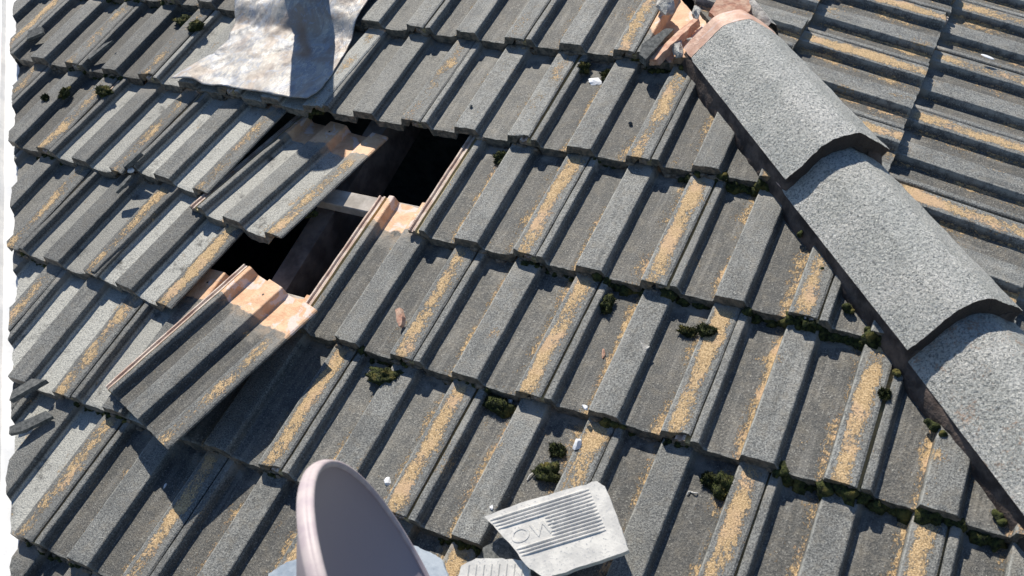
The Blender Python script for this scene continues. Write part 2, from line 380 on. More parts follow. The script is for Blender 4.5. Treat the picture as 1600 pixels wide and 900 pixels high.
for row in range(-1, 8):
    ks = [k + (.5 if row % 2 else 0) for k in range(-9, 7)]
    cand = []
    for k in ks:
        u0 = k * W; v0 = row * G
        vc = v0 - G * .5
        if u0 > HIPU + cP * v0 + .05 or u0 + W < -1.93 + .90 * (v0 - TLEN) - .02: continue
        if row == -1 and (u0 < -1.9 or u0 > .2): continue
        if row >= 6 and (u0 < -.9 or u0 > (2.4 if row == 6 else 1.4)): continue
        cand.append(k)
    cand_r = sorted(cand, reverse=True)
    for k in cand:
        sp = special.get((row, k), 0)
        if sp is None: continue
        rr = random.Random(int(row * 100 + k * 2 + 999))
        u0, v0 = k * W, row * G
        du, dv, dh, rz, rx, ry = (rr.uniform(-.0015, .0015), rr.uniform(-.003, .003), rr.uniform(0, .0012), rr.uniform(-.35, .35), 0, 0) if not sp else sp
        mw = mw_of(MA, A(u0 + du, v0 + dv, dh), math.radians(rz), TILT + math.radians(rx), math.radians(ry))
        seed = rr.randrange(5)
        planes = [(A(HIPU - (.055 if row > 0 else .03), 0), hipn, .004), (A(-1.93, 0), valn, .005)]
        me = cut_tile(seed, mw, planes)
        if me is None: continue
        if me is False: me = TILE_ME[seed]
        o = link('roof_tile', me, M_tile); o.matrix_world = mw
        pl, pr = PALE.get((row, k), (0, 0))
        props(o, LICH.get((row, k), rr.uniform(.75, 1.15) if u0 > -1.2 else rr.uniform(.8, 1.05)), pl, pr, rr.uniform(-.14, .18) - .30 * min(1, max(0, (-.15 - u0) / .5)), rr.uniform(0, .7) if u0 > -.2 else rr.uniform(0, .2))  # tone drops towards the left: weaker glare put into the colour
        if row == 0 and k == 1:      # unweathered where the missing ridge cap used to lie
            o['hx'] = 1.0; o['hy'] = -.045; o['hc'] = float(.302 - .08); o['lichen'] = 0.0
        n = cand_r.index(k) + 1
        course = row + 1
        cname = ['partly cropped course above the', 'topmost', 'second', 'third', 'fourth', 'fifth', 'sixth', 'bottommost', 'eighth'][max(0, course)]
        look = 'pale-panned' if pl > .7 else ('lichen-streaked' if o['lichen'] > 1.2 else ('plain dark' if o['lichen'] < .7 else 'weathered grey'))
        if row == -1: lab = f'grey roof tile above the topmost full course, {ORD[n-1]} from the ridge'
        elif sp and (row, k) == (2, -2): lab = 'slipped skewed roof tile with bare orange head, just left of the upper hole'
        elif (row, k) == (0, 1): lab = 'orange cut roof tile laid bare at the top end of the ridge caps'
        elif (row, k) == (3, -.5): lab = 'roof tile with bare orange head standing between the two halves of the hole'
        else: lab = f'{look} roof tile, {ORD[n-1]} left of the ridge caps in the {cname} course'
        tag(o, lab, 'roof tile', 'tiles of the front roof slope')

# the fully slipped tile lying askew on the courses below the hole
def place_by_corners(bl, br, hl):
    """bl, br front corners, hl head-left corner given as (u, v, h) on the front slope"""
    p0, p1, p2 = A(*bl), A(*br), A(*hl)
    x = (p1 - p0).normalized(); y = (p2 - p0); y = (y - x * y.dot(x)).normalized(); z = x.cross(y)
    m = Matrix((x, y, z)).transposed().to_4x4(); m.translation = p0 + x * .032; return m
o = link('roof_tile', TILE_ME[2], M_tile)
o.matrix_world = place_by_corners((-.641, .687, .004), (-.314, .726, .016), (-.592, .301, -.074))
props(o, 1.25, .80, .12, -.15, .25)
tag(o, 'slipped skewed roof tile with bare orange head, just left of the upper hole', 'roof tile', 'tiles of the front roof slope')
o = link('roof_tile', TILE_ME[0], M_tile)
o.matrix_world = place_by_corners((-.520, 1.192, .020), (-.215, 1.288, .080), (-.377, .804, .0))
props(o, .95, 0, 0, -.22, .15)
tag(o, 'slipped roof tile lying askew below the hole with its orange head bare', 'roof tile', 'tiles of the front roof slope')

# ---- side slope tiles beyond the ridge
A0, B0 = -.29691, .35905
hipnB = (MB_ @ Vector((-1, -1, 0))); 
hipnB = (MB_ @ Vector((-1, cP, 0))).normalized()
for r in range(-2, 4):
    ks = [k + (.5 if r % 2 else 0) for k in range(-6, 8)]
    v0 = B0 + r * G
    cand = [k for k in ks if A0 + k * W - W < cP * v0 + .02 and A0 + k * W > -1.35 + .35 * max(r, 0) - (.3 if r < 1 else 0)]
    for n, k in enumerate(sorted(cand, reverse=True)):
        a0 = A0 + k * W
        rr = random.Random(int(r * 100 + k * 2 + 5555))
        mw = mw_of(MB_, B(a0 + rr.uniform(-.0015, .0015), v0 + rr.uniform(-.003, .003), rr.uniform(0, .001)), math.radians(rr.uniform(-.3, .3)), TILT)
        seed = rr.randrange(5)
        me = cut_tile(seed, mw, [(B(-.03, 0), (MB_ @ Vector((-1, cP, 0))).normalized(), .004)])
        if me is None: continue
        if me is False: me = TILE_ME[seed]
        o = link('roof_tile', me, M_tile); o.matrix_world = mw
        props(o, rr.uniform(.75, 1.3), 0, 0, rr.uniform(.0, .25), rr.uniform(.5, 1.0))
        if r == -1 and abs(a0 + .15) < .35 or r == -2:
            o['hx'] = -1.0 if False else 0.0
        cn = ['top-edge course', 'course touching the caps', 'middle course', 'outer course', 'far outer course', 'last course'][r + 2]
        tag(o, f'side-slope tile beyond the ridge, {ORD[min(n-1,11)]} from the bottom of the {cn}', 'roof tile', 'tiles of the side roof slope beyond the ridge')

# ------------------------------------------------------------------ ridge caps
hd = (A(HIPU + cP, 1, 0) - A(HIPU, 0, 0)).normalized()          # down the hip
Lh = Vector((-1, -1, 0)).normalized(); Nh = hd.cross(Lh); Nh = Nh if Nh.z > 0 else -Nh
def H(s, l, n): return HIP0 + hd * s + Lh * l + Nh * n
MH = Matrix((-Lh, -hd, Nh)).transposed()        # cap frame: x to the side slope, y up the hip, z out
prof = [(-.119, -.002), (-.114, .003), (-.105, .012), (-.088, .027), (-.070, .042), (-.053, .056), (-.044, .0635), (-.035, .0685), (-.024, .0712), (0, .0725), (.024, .0712), (.035, .0685), (.044, .0635), (.053, .056), (.070, .042), (.088, .027), (.105, .012), (.114, .003), (.119, -.002)]
def cap_me(seed):
    bm = bmesh.new(); NS = 34; LEN = .505; rows = []
    # denser cross-section
    pts = []
    for (a, b) in zip(prof, prof[1:]):
        for q in range(3): pts.append((a[0] + (b[0] - a[0]) * q / 3, a[1] + (b[1] - a[1]) * q / 3))
    pts.append(prof[-1])
    for j in range(NS + 1):
        t = LEN * j / NS; ro, ri = [], []
        head = t > .459
        sc = 1 - .05 * t / LEN
        if head: sc *= .965 + .02 * math.sin(min(1, (t - .459) / .04) * math.pi)
        for (x, z) in pts:
            fr = max(0, 1 - t / .025)
            w = .0022 * fbm((x, t, z), 22, seed) + .0011 * fbm((x, t, z), 80, seed)
            if head: w *= .3
            yy = t + fr * .005 * fbm((x, 0, z), 22, seed + 4) + fr * .0018 * fbm((x, 0, z), 120, seed)
            # outward-ish normal
            nx = x / .11 * .55; nz = 1 - abs(x) / .11 * .35
            l = math.hypot(nx, nz); nx /= l; nz /= l
            ro.append(bm.verts.new((x * sc + nx * w, yy, z * sc + nz * w)))
            th = .025 + .010 * max(0, 1 - t / .08)
            ri.append(bm.verts.new(((x - nx * th) * sc, yy + .001 * fr, (z - nz * th) * sc - .002)))
        rows.append((ro, ri))
    n = len(pts)
    for j in range(NS):
        a, b = rows[j], rows[j + 1]
        for i in range(n - 1):
            bm.faces.new((a[0][i], a[0][i + 1], b[0][i + 1], b[0][i])); bm.faces.new((a[1][i], b[1][i], b[1][i + 1], a[1][i + 1]))
        bm.faces.new((a[0][0], b[0][0], b[1][0], a[1][0])); bm.faces.new((a[0][-1], a[1][-1], b[1][-1], b[0][-1]))
    for ro, ri in (rows[0], rows[-1]):
        for i in range(n - 1): bm.faces.new((ro[i], ro[i + 1], ri[i + 1], ri[i]))
    me = finish(bm, 'ridge_cap_mesh', 50); me.materials.append(M_cap); return me
capinfo = [(.365, .0205, 0.0, 'grey gritty ridge cap with bare orange upper rim, topmost in the row', .0),
           (.812, .0135, .6, 'grey gritty ridge cap in the middle of the ridge row', .0),
           (1.262, .008, -.4, 'ridge cap with pinkish-brown mottling at the right edge of the photo', .95),
           (1.71, .006, .3, 'lowest ridge cap, below the pinkish mottled one', .5)]
for i, (s, n, rz, lab, li) in enumerate(capinfo):
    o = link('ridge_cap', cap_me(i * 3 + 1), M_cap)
    # front end sits on the cap below: pitch the cap so that its head drops
    o.matrix_world = mw_of(MH, H(s, -.002, n), math.radians(rz), -math.atan(.030 / .45))
    props(o, li); tag(o, lab, 'ridge cap', 'ridge caps along the hip')
# mortar bed under the caps, both sides
bm = bmesh.new()
for side in (1, -1):
    rows = []
    NS = 260
    for j in range(NS + 1):
        s = -.125 + 1.87 * j / NS
        w = .006 * fbm((s, side, 0), 9) + .003 * fbm((s, side, 0), 45)
        ft = -.01
        for (sf, nf, _, _, _) in capinfo:
            if s < sf: ft = nf - .030 * (sf - s) / .45 - .004; break
        pts = []
        for l, n in ((.070, ft + .012), (.098, ft + .008), (.1055 + w * .2, ft + .002), (.112 + w * .5, (ft - .03) / 2), (.115 + w * .7, -.032), (.120 + w, -.052), (.120, -.085), (.05, -.07)):
            pts.append(bm.verts.new(Vector((l * side, s, n))))
        rows.append(pts)
    for a, b in zip(rows, rows[1:]):
        for i in range(len(a) - 1): bm.faces.new((a[i], a[i + 1], b[i + 1], b[i]))
for v in bm.verts:
    p = H(v.co.y, v.co.x, v.co.z); v.co = p
me = finish(bm, 'mortar_mesh', 60)
o = link('mortar_bed', me, M_mortar); tag(o, 'dark brown mortar bedding under the row of ridge caps', 'mortar')

# ------------------------------------------------------------------ battens, rafters, light-block sheets, loft box
def box_bm(bm, c, sx, sy, sz, M=None, rot=0):
    r = bmesh.ops.create_cube(bm, size=1)
    m = Matrix.Translation(c) @ Matrix.Rotation(rot, 4, 'Z') @ Matrix.Diagonal((sx, sy, sz, 1))
    bmesh.ops.transform(bm, matrix=(M or Matrix.Identity(4)) @ m, verts=r['verts']); return r['verts']
MA4 = MA.to_4x4(); MA4.translation = ORG
MB4 = MB_.to_4x4(); MB4.translation = HIP0
blabels = {2: 'pale weathered wooden batten crossing the hole in the roof'}
for r in (2, 3):
    v = r * G - .3745 + G            # tile heads hook over it
    bm = bmesh.new(); x0, x1 = -1.93 + .9 * v + .1, HIPU + cP * v - .1
    vs_ = box_bm(bm, Vector(((x0 + x1) / 2, -v + .014, -.0745)), x1 - x0, .046, .030, None)
    bmesh.ops.bevel(bm, geom=bm.edges[:], offset=.002, segments=1, affect='EDGES')
    me = finish(bm, 'batten_mesh'); o = link('batten', me, M_wood); o.matrix_world = MA4
    tag(o, blabels.get(r, 'lower wooden batten under the skewed slipped tile'), 'batten', 'tile battens')
for i, u in ((2, -.335),):
    bm = bmesh.new(); v0 = max(-.55, (u + .1 - HIPU) / cP + .15); v1 = 2.1
    vs_ = box_bm(bm, Vector((u, -(v0 + v1) / 2, -.155)), .055, v1 - v0, .13)
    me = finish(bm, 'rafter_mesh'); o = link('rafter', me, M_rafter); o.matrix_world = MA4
    tag(o, 'dark wooden rafter seen down through the hole' if i == 2 else 'wooden rafter hidden under the roof tiles', 'rafter', 'roof rafters')
# added sheet under the tiles keeps stray light out; open bay left out
def sheet(name, rects, M4, mat, z):
    bm = bmesh.new()
    for (x0, y0, x1, y1) in rects:
        bm.faces.new([bm.verts.new((x, y, z)) for x, y in ((x0, y0), (x1, y0), (x1, y1), (x0, y1))])
    me = bpy.data.meshes.new(name + '_mesh'); bm.to_mesh(me); bm.free(); o = link(name, me, mat); o.matrix_world = M4; return o
bm = bmesh.new()
def edgeL(v): return -1.93 + .9 * v - .0
def edgeR(v): return HIPU + cP * v - .04
vv = [-.62, -.3, .10, 1.24, 1.7, 2.3]
for a, b in zip(vv, vv[1:]):
    segs = [((edgeL(a), edgeR(a)), (edgeL(b), edgeR(b)))]
    if abs(a - .10) < 1e-6: segs = [((edgeL(a), -.92), (edgeL(b), -.92)), ((.16, edgeR(a)), (.16, edgeR(b)))]
    for (l0, r0), (l1, r1) in segs:
        bm.faces.new([bm.verts.new(p) for p in ((l0, -a, -.0905), (l1, -b, -.0905), (r1, -b, -.0905), (r0, -a, -.0905))])
me = bpy.data.meshes.new('light_block_mesh'); bm.to_mesh(me); bm.free()
o = link('light_block_sheet', me, M_block); o.matrix_world = MA4; tag(o, kind='structure')
bm = bmesh.new()
for a, b in ((-.6, -.1), (-.1, .5), (.5, 1.6)):
    bm.faces.new([bm.verts.new(p) for p in ((1.9, -a, -.0905), (1.9, -b, -.0905), (-cP * b + .04, -b, -.0905), (-cP * a + .04, -a, -.0905))])
me = bpy.data.meshes.new('side_light_block_mesh'); bm.to_mesh(me); bm.free()
o = link('side_light_block_sheet', me, M_block); o.matrix_world = MB4; tag(o, kind='structure')  # added sheet, blocks light below the side slope
# loft: added dark box below the opening, keeps the hole dark
bm = bmesh.new()
box_bm(bm, Vector((-.55, -.90, -.75)), 1.75, 1.9, 1.29)
bmesh.ops.delete(bm, geom=[f for f in bm.faces if f.normal.z > .5], context='FACES')
me = bpy.data.meshes.new('loft_mesh'); bm.to_mesh(me); bm.free()
o = link('loft_dark_box', me, M_block); o.matrix_world = MA4; tag(o, kind='structure')
def blob(name, M4, loc, r, sc, mat, amp=.35, f=6, sub=4, seed=0, rot=0):
    bm = bmesh.new(); bmesh.ops.create_icosphere(bm, subdivisions=sub, radius=1)
    for v in bm.verts:
        d = 1 + amp * fbm(v.co, f * .25, seed) + amp * .5 * fbm(v.co, f * .8, seed) + amp * .25 * fbm(v.co, f * 2.2, seed)
        v.co = Vector((v.co.x * sc[0], v.co.y * sc[1], v.co.z * sc[2])) * d * r
    bmesh.ops.rotate(bm, verts=bm.verts, cent=(0, 0, 0), matrix=Matrix.Rotation(rot, 3, 'Z'))
    me = finish(bm, name + '_mesh', 80); o = link(name, me, mat)
    m = M4.copy(); m.translation = loc; o.matrix_world = m; return o
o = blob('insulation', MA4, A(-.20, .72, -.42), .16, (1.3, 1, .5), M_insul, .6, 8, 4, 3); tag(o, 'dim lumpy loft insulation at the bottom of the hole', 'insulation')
o = blob('insulation', MA4, A(-.10, .42, -.36), .09, (.8, 1.2, .6), M_insul, .6, 9, 4, 5); tag(o, 'dim bundle of insulation seen through the upper hole behind the batten', 'insulation')

bm = bmesh.new(); box_bm(bm, Vector((-.62, -.95, -.30)), .9, .07, .05, None, .25)
me = finish(bm, 'joist_mesh'); o = link('ceiling_joist', me, M_rafter); o.matrix_world = MA4; tag(o, 'dim timber deep in the hole under the lower tiles', 'joist')
o = blob('insulation', MA4, A(-.32, .95, -.36), .10, (1.6, .8, .4), M_insul, .7, 10, 4, 9); tag(o, 'dim dusty insulation in the lower half of the hole', 'insulation')
# ------------------------------------------------------------------ valley gutter
bm = bmesh.new(); rows = []
vp = [(-.60, .06), (-.50, -.0), (-.30, -.10), (-.19, -.135), (-.175, -.120), (-.16, -.136), (.0, -.080), (.10, -.078)]
for j in range(61):
    v = -.35 + 2.5 * j / 60; rows.append([bm.verts.new((-1.93 + .9 * v + l, -v, h + .0022 * fbm((l, v, 0), 9) + (.004 if v < .72 else 0))) for l, h in [(-.42, .10), (-.26, -.02), (-.085, -.060), (-.078, -.046), (-.070, -.060), (-.03, -.064), (.02, -.066), (.10, -.078)]])
for a, b in zip(rows, rows[1:]):
    for i in range(len(a) - 1): bm.faces.new((a[i], a[i + 1], b[i + 1], b[i]))
me = finish(bm, 'valley_mesh', 40); o = link('valley_gutter', me, M_gutter); o.matrix_world = MA4
so = o.modifiers.new('t', 'SOLIDIFY'); so.thickness = .0012
tag(o, 'white metal valley gutter along the ragged left edge of the tiles', 'gutter')

# ------------------------------------------------------------------ vent flashing
def surf(u, v):
    r = math.ceil(v / G); f = v / G - (r - 1); x = (u - (W * .5 if r % 2 else 0)) % W
    return -D * (1 - f) + topz(x)
fl = bpy.data.objects.new('vent_flashing', None); C.objects.link(fl)
fm = MA4.copy(); fm.translation = A(-.72, .08, .0); fl.matrix_world = fm
tag(fl, 'stained whitish lead flashing sheet dressed over the tiles round a vent pipe', 'flashing')
left = [(-.26, -1.05), (-.12, -1.005), (.05, -.925), (.129, -.895), (.193, -.905), (.24, -.935), (.312, -.968)]
right = [(-.26, -.52), (-.12, -.515), (.038, -.512), (.12, -.495), (.204, -.484), (.26, -.478), (.312, -.490)]
def interp(t, a):
    for (p, q), (r_, s_) in zip(a, a[1:]):
        if p <= t <= r_: return q + (s_ - q) * (t - p) / (r_ - p)
    return a[-1][1]
bm = bmesh.new(); NU, NV = 90, 100; rows = []
for j in range(NV + 1):
    v = -.26 + .572 * j / NV; a, b = interp(v, left), interp(v, right); rw = []
    for i in range(NU + 1):
        u = a + (b - a) * i / NU
        step_ = min(1, max(0, (v + .012) / .075)); step_ = step_ * step_ * (3 - 2 * step_)
        h = (.004 - .024 * step_ if v < .06 else -.020 + .021 * (v - .06) / .24)
        rel = topz(((u - (W * .5 if v > .02 else 0)) % W)); hs2 = [topz((u + q_ * .008 - (W * .5 if v > .02 else 0)) % W) for q_ in range(-5, 6)]
        h += sum(hs2) / 11 * .42 + .003 + .004 * max(0, (v - .2) / .1)
        wr = abs(fbm((u * .8 + v * .62, (v * .8 - u * .62) * .25, 0), 16, 2)); h += .010 * max(0, .25 - wr) * 1.1 + .0014 * fbm((u, v, 0), 38)
        endw = .0022 * math.sin(u * 60) * max(0, (v - .22) / .1)
        h += .006 + .006 * fbm((u, v, 0), 7) + .0025 * fbm((u, v, 0), 22) + .001 * fbm((u, v, 0), 70) + endw
        vy = v + (.010 * fbm((u, 0, 0), 14) if v > .2 else 0)
        rc = math.hypot(u + .725, v + .085)
        h += .05 * math.exp(-((rc / .085) ** 2))
        rw.append(bm.verts.new((u + .72, -(vy - .08), h)))
    rows.append(rw)
for a, b in zip(rows, rows[1:]):
    for i in range(NU): bm.faces.new((a[i], a[i + 1], b[i + 1], b[i]))
me = finish(bm, 'apron_mesh', 60); o = link('apron', me, M_flash, fl)
so = o.modifiers.new('t', 'SOLIDIFY'); so.thickness = .0022
pc = Vector((-.735 + .72, .105 + .08, 0))
upl = Vector((.0, .0, 1))
def cyl(bm, p0, ax, r0, r1, ln, seg=40):
    q = ax.to_track_quat('Z', 'Y').to_matrix().to_4x4(); q.translation = p0 + ax * ln / 2
    bmesh.ops.create_cone(bm, cap_ends=True, segments=seg, radius1=r0, radius2=r1, depth=ln, matrix=q)
bm = bmesh.new(); cyl(bm, pc - upl * .03, upl, .100, .070, .11); me = finish(bm, 'collar_mesh', 40); link('collar', me, M_flash, fl)
bm = bmesh.new(); cyl(bm, pc - upl * .06, upl, .060, .060, .44); me = finish(bm, 'pipe_mesh', 40); link('vent_pipe', me, M_pipe, fl)

# ------------------------------------------------------------------ moss
mossrng = random.Random(3)
def moss_me(r, sc, seed, tufts=260):
    bm = bmesh.new(); bmesh.ops.create_icosphere(bm, subdivisions=4, radius=1)
    for v in bm.verts:
        d = 1 + .75 * fbm(v.co, 1.3, seed) + .40 * fbm(v.co, 3.6, seed) + .22 * fbm(v.co, 11, seed)
        v.co = Vector((v.co.x * sc[0], v.co.y * sc[1], v.co.z * sc[2])) * d * r
    base = [v.co.copy() for v in bm.verts]
    q = random.Random(seed)
    for _ in range(tufts):
        p = q.choice(base); n = Vector((p.x / sc[0], p.y / sc[1], p.z / sc[2])).normalized()
        n = (n + Vector((q.uniform(-.6, .6), q.uniform(-.6, .6), q.uniform(-.3, .6)))).normalized()
        t = n.orthogonal().normalized() * .0009; L_ = q.uniform(.0025, .006)
        bm.faces.new([bm.verts.new(p - t), bm.verts.new(p + t), bm.verts.new(p + n * L_)])
    me = bpy.data.meshes.new('moss_mesh')
    for f in bm.faces: f.smooth = True
    bm.to_mesh(me); bm.free(); me.materials.append(M_moss); return me
def moss(u, v, r, lab, sc=(1, 1, .75), seed=1, h=None, M=MA4):
    o = link('moss_clump', moss_me(r, (sc[0] * 1.1, sc[1] * 1.05, sc[2] * .7), seed, 700)); m = M.copy(); m.translation = A(u, v, (surf(u, v) + r * .45) if h is None else h); o.matrix_world = m
    tag(o, lab, 'moss', 'moss clumps growing on the roof'); return o
moss(.512, 1.060, .019, 'lone green moss clump on the tiles above the broken ribbed tile piece', (1.25, .8, .8), 11)
moss(.505, 1.008, .011, 'small round moss tuft just above the lone larger clump', (1, 1, .9), 12)
moss(.824, .980, .019, 'large domed green moss clump under a course edge, lower right of centre', (1, .95, 1), 13)
moss(.795, .978, .011, 'small green moss dome left beside the large domed clump', (.9, 1, 1.1), 14)
moss(-1.047, .092, .019, 'round sunlit moss ball beside the lead flashing sheet', (1, .9, .9), 15)
moss(-1.200, .378, .019, 'flat green moss cushion under the second course near the left edge', (1.4, .8, .6), 16)
moss(-1.345, .405, .014, 'moss finger curled in a tile pan near the left edge', (.8, 1.4, .9), 17)
moss(-1.385, .44, .009, 'tiny moss tuft at the tip of the curled moss finger', (1, 1, .9), 18)
moss(.090, .968, .024, 'dark green moss clump under a course edge, below the brick chip', (1.3, .8, .8), 19)
moss(.350, .955, .020, 'dark moss clump beside the white chip under the fourth course', (1.3, .7, .7), 20)
moss(.478, .672, .017, 'dark moss clump in a tile pan under the third course', (.8, 1.1, .8), 21)
moss(1.045, .735, .008, 'small moss knob against the mortar where a joint meets the ridge', (1, 1, .9), 22)
moss(.083, .350, .018, 'dark moss clump under the course edge right of the upper hole', (1, .9, .8), 23)
moss(-1.13, .055, .022, 'dark moss lump under the topmost course left of the flashing', (1.5, .8, .8), 24)
moss(.235, .045, .014, 'mossy knob under the topmost course, above the white flake', (.9, 1, .9), 25)
moss(.17, .040, .015, 'dark moss plug under the topmost course, left of the mossy knob', (.8, 1, 1), 26)
moss(.700, .690, .013, 'small brown-green moss piece lying in a pan above the fourth course', (1.2, .8, .7), 27, )
moss(.660, .690, .012, 'brown moss crumb next to the piece lying in the pan', (1.3, .7, .7), 28)
# packed moss in the laps: nobody could count it
bm = bmesh.new(); q = random.Random(8)
def moss_strip(row, u0, u1, dens=1.0, big=1.0):
    u = u0
    while u < u1:
        big_ = big * (1.35 if u > .4 else 1); r = q.uniform(.005, .0095) * big_; v = row * G + q.uniform(-.006, .007); x = u
        zz = -D - .004 + topz((x - (0 if row % 2 else W * .5)) % W) + r * .3 
        st = len(bm.verts)
        res = bmesh.ops.create_icosphere(bm, subdivisions=2, radius=r, matrix=Matrix.Translation((x, -v, zz)))
        s = q.random() * 50
        for vtx in res['verts']:
            p = vtx.co; d = fbm(p, 110, s) * r * .9; c0 = Vector((x, -v, zz)); vtx.co = c0 + (p - c0) * Vector((1.3, .8, .9)).length / 1.75 * 1.1 + (p - c0).normalized() * d
        for _ in range(int(36 * dens)):
            vt = q.choice(res['verts']).co; n = (vt - Vector((x, -v, zz))).normalized(); n = (n + Vector((q.uniform(-.5, .5), q.uniform(-.5, .5), q.uniform(0, .5)))).normalized()
            t = n.orthogonal().normalized() * .0009
            bm.faces.new([bm.verts.new(vt - t), bm.verts.new(vt + t), bm.verts.new(vt + n * q.uniform(.002, .005))])
        u += r * q.uniform(.8, 1.7) / dens
for row, u0, u1, dn, bg in [(1, .31, .36, 1, 1), (1, .52, .57, .9, 1), (1, .60, .74, 1, 1.1), (2, .27, .38, .9, 1.1), (2, .44, .55, 1, 1.15), (2, .59, .68, 1, 1.15), (2, .76, .88, 1, 1.3), (2, .88, 1.07, 1.1, 1.5), (1, .62, .74, 1, 1.4),
                            (0, .29, .38, .9, 1.0), (0, .42, .57, 1, 1.1), (3, .01, .13, 1, 1.1), (3, .20, .37, .8, .9), (3, .58, .64, .8, 1.0), (3, .68, .74, .6, .8), (3, .92, 1.05, 1.1, 1.5), (3, 1.05, 1.34, 1.0, 1.4), (4, .9, 1.6, 1.0, 1.3), (3, .9, 1.1, .9, 1.1),
                            (4, -.08, -.03, .8, .9), (4, .36, .46, 1, 1), (4, -.60, -.45, .8, .8), (5, -.50, -.33, 1, .9), (3, -1.06, -.98, 1, .9), (2, -1.29, -1.19, 1, .9), (1, -1.42, -1.17, .8, .9), (0, -1.76, -1.22, .8, 1.1),
                            (1, -.54, -.46, .9, 1), (2, -.36, -.30, .8, 1), (3, -.62, -.55, .8, .8)]:
    moss_strip(row, u0, u1, dn, bg)
# (row ends)
# along the mortar of the ridge
for s, r in [(.30, .008), (.46, .007), (.56, .008), (.66, .009), (.67, .007), (.72, .008), (.93, .010), (.94, .008), (.96, .009), (1.0, .007), (1.12, .009), (1.13, .007), (.82, .007), (1.3, .009)]:
    p = MA4.inverted() @ H(s, .128 + .004 * math.sin(s * 50), -.046)
    res = bmesh.ops.create_icosphere(bm, subdivisions=3, radius=r, matrix=Matrix.Translation(p))
    for vtx in res['verts']: vtx.co += (vtx.co - p).normalized() * fbm(vtx.co, 90) * r * .8
for f in bm.faces: f.smooth = True
me = bpy.data.meshes.new('moss_fill_mesh'); bm.to_mesh(me); bm.free()
o = link('moss', me, M_moss); o.matrix_world = MA4; tag(o, 'dark green moss packed under the course edges and along the ridge mortar', 'moss', kind='stuff')

# dirt packed in the laps, as one crumbly mass nobody could count
M_dirt = mat_simple('lap_dirt', (.10, .08, .06), (.26, .21, .16), 70, .004, 1.0)
bm = bmesh.new(); q = random.Random(21)
for row in range(0, 7):
    u = max(-1.9 + .9 * row * G, -1.9)
    end = HIPU + cP * row * G - .12
    while u < end:
        if q.random() < .45 + .35 * math.sin(u * 9 + row * 2.1):
            r = q.uniform(.003, .0075); x = u; v = row * G + q.uniform(-.004, .004)
            if not (row == 1 and -.62 < u < .0) and not (row == 2 and -.66 < u < .0) and not (row == 3 and -.80 < u < -.13):
                zz = -D + topz((x - (0 if row % 2 else W * .5)) % W) + r * .25
                st_ = bmesh.ops.create_icosphere(bm, subdivisions=1, radius=r, matrix=Matrix.Translation((x, -v, zz)))
                for vt in st_['verts']:
                    c0 = Vector((x, -v, zz)); dlt = vt.co - c0; vt.co = c0 + Vector((dlt.x * 2.0, dlt.y, dlt.z)) * (1 + .5 * fbm(vt.co, 190))
        u += q.uniform(.004, .012)
for f in bm.faces: f.smooth = True
me = bpy.data.meshes.new('dirt_mesh'); bm.to_mesh(me); bm.free()
o = link('dirt', me, M_dirt); o.matrix_world = MA4; tag(o, 'brown dirt and crumbs packed under the course edges', 'dirt', kind='stuff')

# ------------------------------------------------------------------ debris
def rock(name, u, v, r, sc, mat, lab, cat, seed, h=None, rz=0, group=None, M=None, par=None):
    bm = bmesh.new(); bmesh.ops.create_icosphere(bm, subdivisions=3, radius=1)
    q = random.Random(seed); cuts = [(Vector((q.uniform(-1, 1), q.uniform(-1, 1), q.uniform(-.6, 1))).normalized(), q.uniform(.45, .8)) for _ in range(9)]
    for vt in bm.verts:
        for n, d in cuts:
            e = vt.co.dot(n) - d
            if e > 0: vt.co -= n * e
        vt.co *= 1 + .16 * fbm(vt.co, 2.2, seed) + .09 * fbm(vt.co, 6, seed)
        vt.co = Vector((vt.co.x * sc[0], vt.co.y * sc[1], vt.co.z * sc[2])) * r
    bmesh.ops.rotate(bm, verts=bm.verts, cent=(0, 0, 0), matrix=Matrix.Rotation(math.radians(rz), 3, 'Z'))
    o = link(name, finish(bm, name + '_mesh', 25), mat)
    hh = (surf(u, v) + r * sc[2] * .6) if h is None else h
    m = MA4.copy(); m.translation = A(u, v, hh); o.matrix_world = m; tag(o, lab, cat, group); return o
CH = 'loose chips scattered on the tiles'
rock('mortar_chip', .363, .935, .0095, (1, .9, .55), M_white, 'white chip on the course edge beside dark moss, centre of the roof', 'chip', 1, group=CH)
rock('mortar_chip', .537, .922, .008, (1, .9, .6), M_white, 'white chip hanging on the edge of the fifth course below centre', 'chip', 2, -.002, group=CH)
rock('mortar_chip', .545, .992, .012, (.7, 1.2, .6), M_white, 'pale bluish pebble above the lone moss tuft', 'chip', 3, group=CH)
rock('mortar_chip', .212, 1.178, .0105, (.8, 1.1, .4), M_white, 'jagged white flake on the tiles right of the dish', 'chip', 4, group=CH)
rock('mortar_chip', .212, .070, .0165, (1.2, .9, .28), M_white, 'bright white flake near the top, above a wide rib', 'chip', 5, group=CH)
rock('mortar_chip', -.268, 1.335, .006, (.6, 1.2, .5), M_white, 'tiny white grain on the shaded tile at lower left', 'chip', 6, group=CH)
rock('mortar_chip', -.90, .62, .010, (1, 1, .6), M_white, 'tiny white crumb at a course corner near the left edge', 'chip', 66, -.01, group=CH)
rock('mortar_chip', .4445, 1.165, .005, (1, 1, .6), M_white, 'tiny pale crumb left of the broken ribbed piece', 'chip', 67, group=CH)
rock('pebble', .352, .195, .0065, (1, .9, .9), M_slate, 'small dark pebble in a pan of the second course, upper right', 'pebble', 7, group=CH)
rock('pebble', -.045, .238, .0055, (1, .9, .8), M_slate, 'upper of two tiny dark pebbles on the second course', 'pebble', 8, group=CH)
rock('pebble', -.062, .262, .0050, (1, .9, .8), M_slate, 'lower of two tiny dark pebbles on the second course', 'pebble', 9, group=CH)
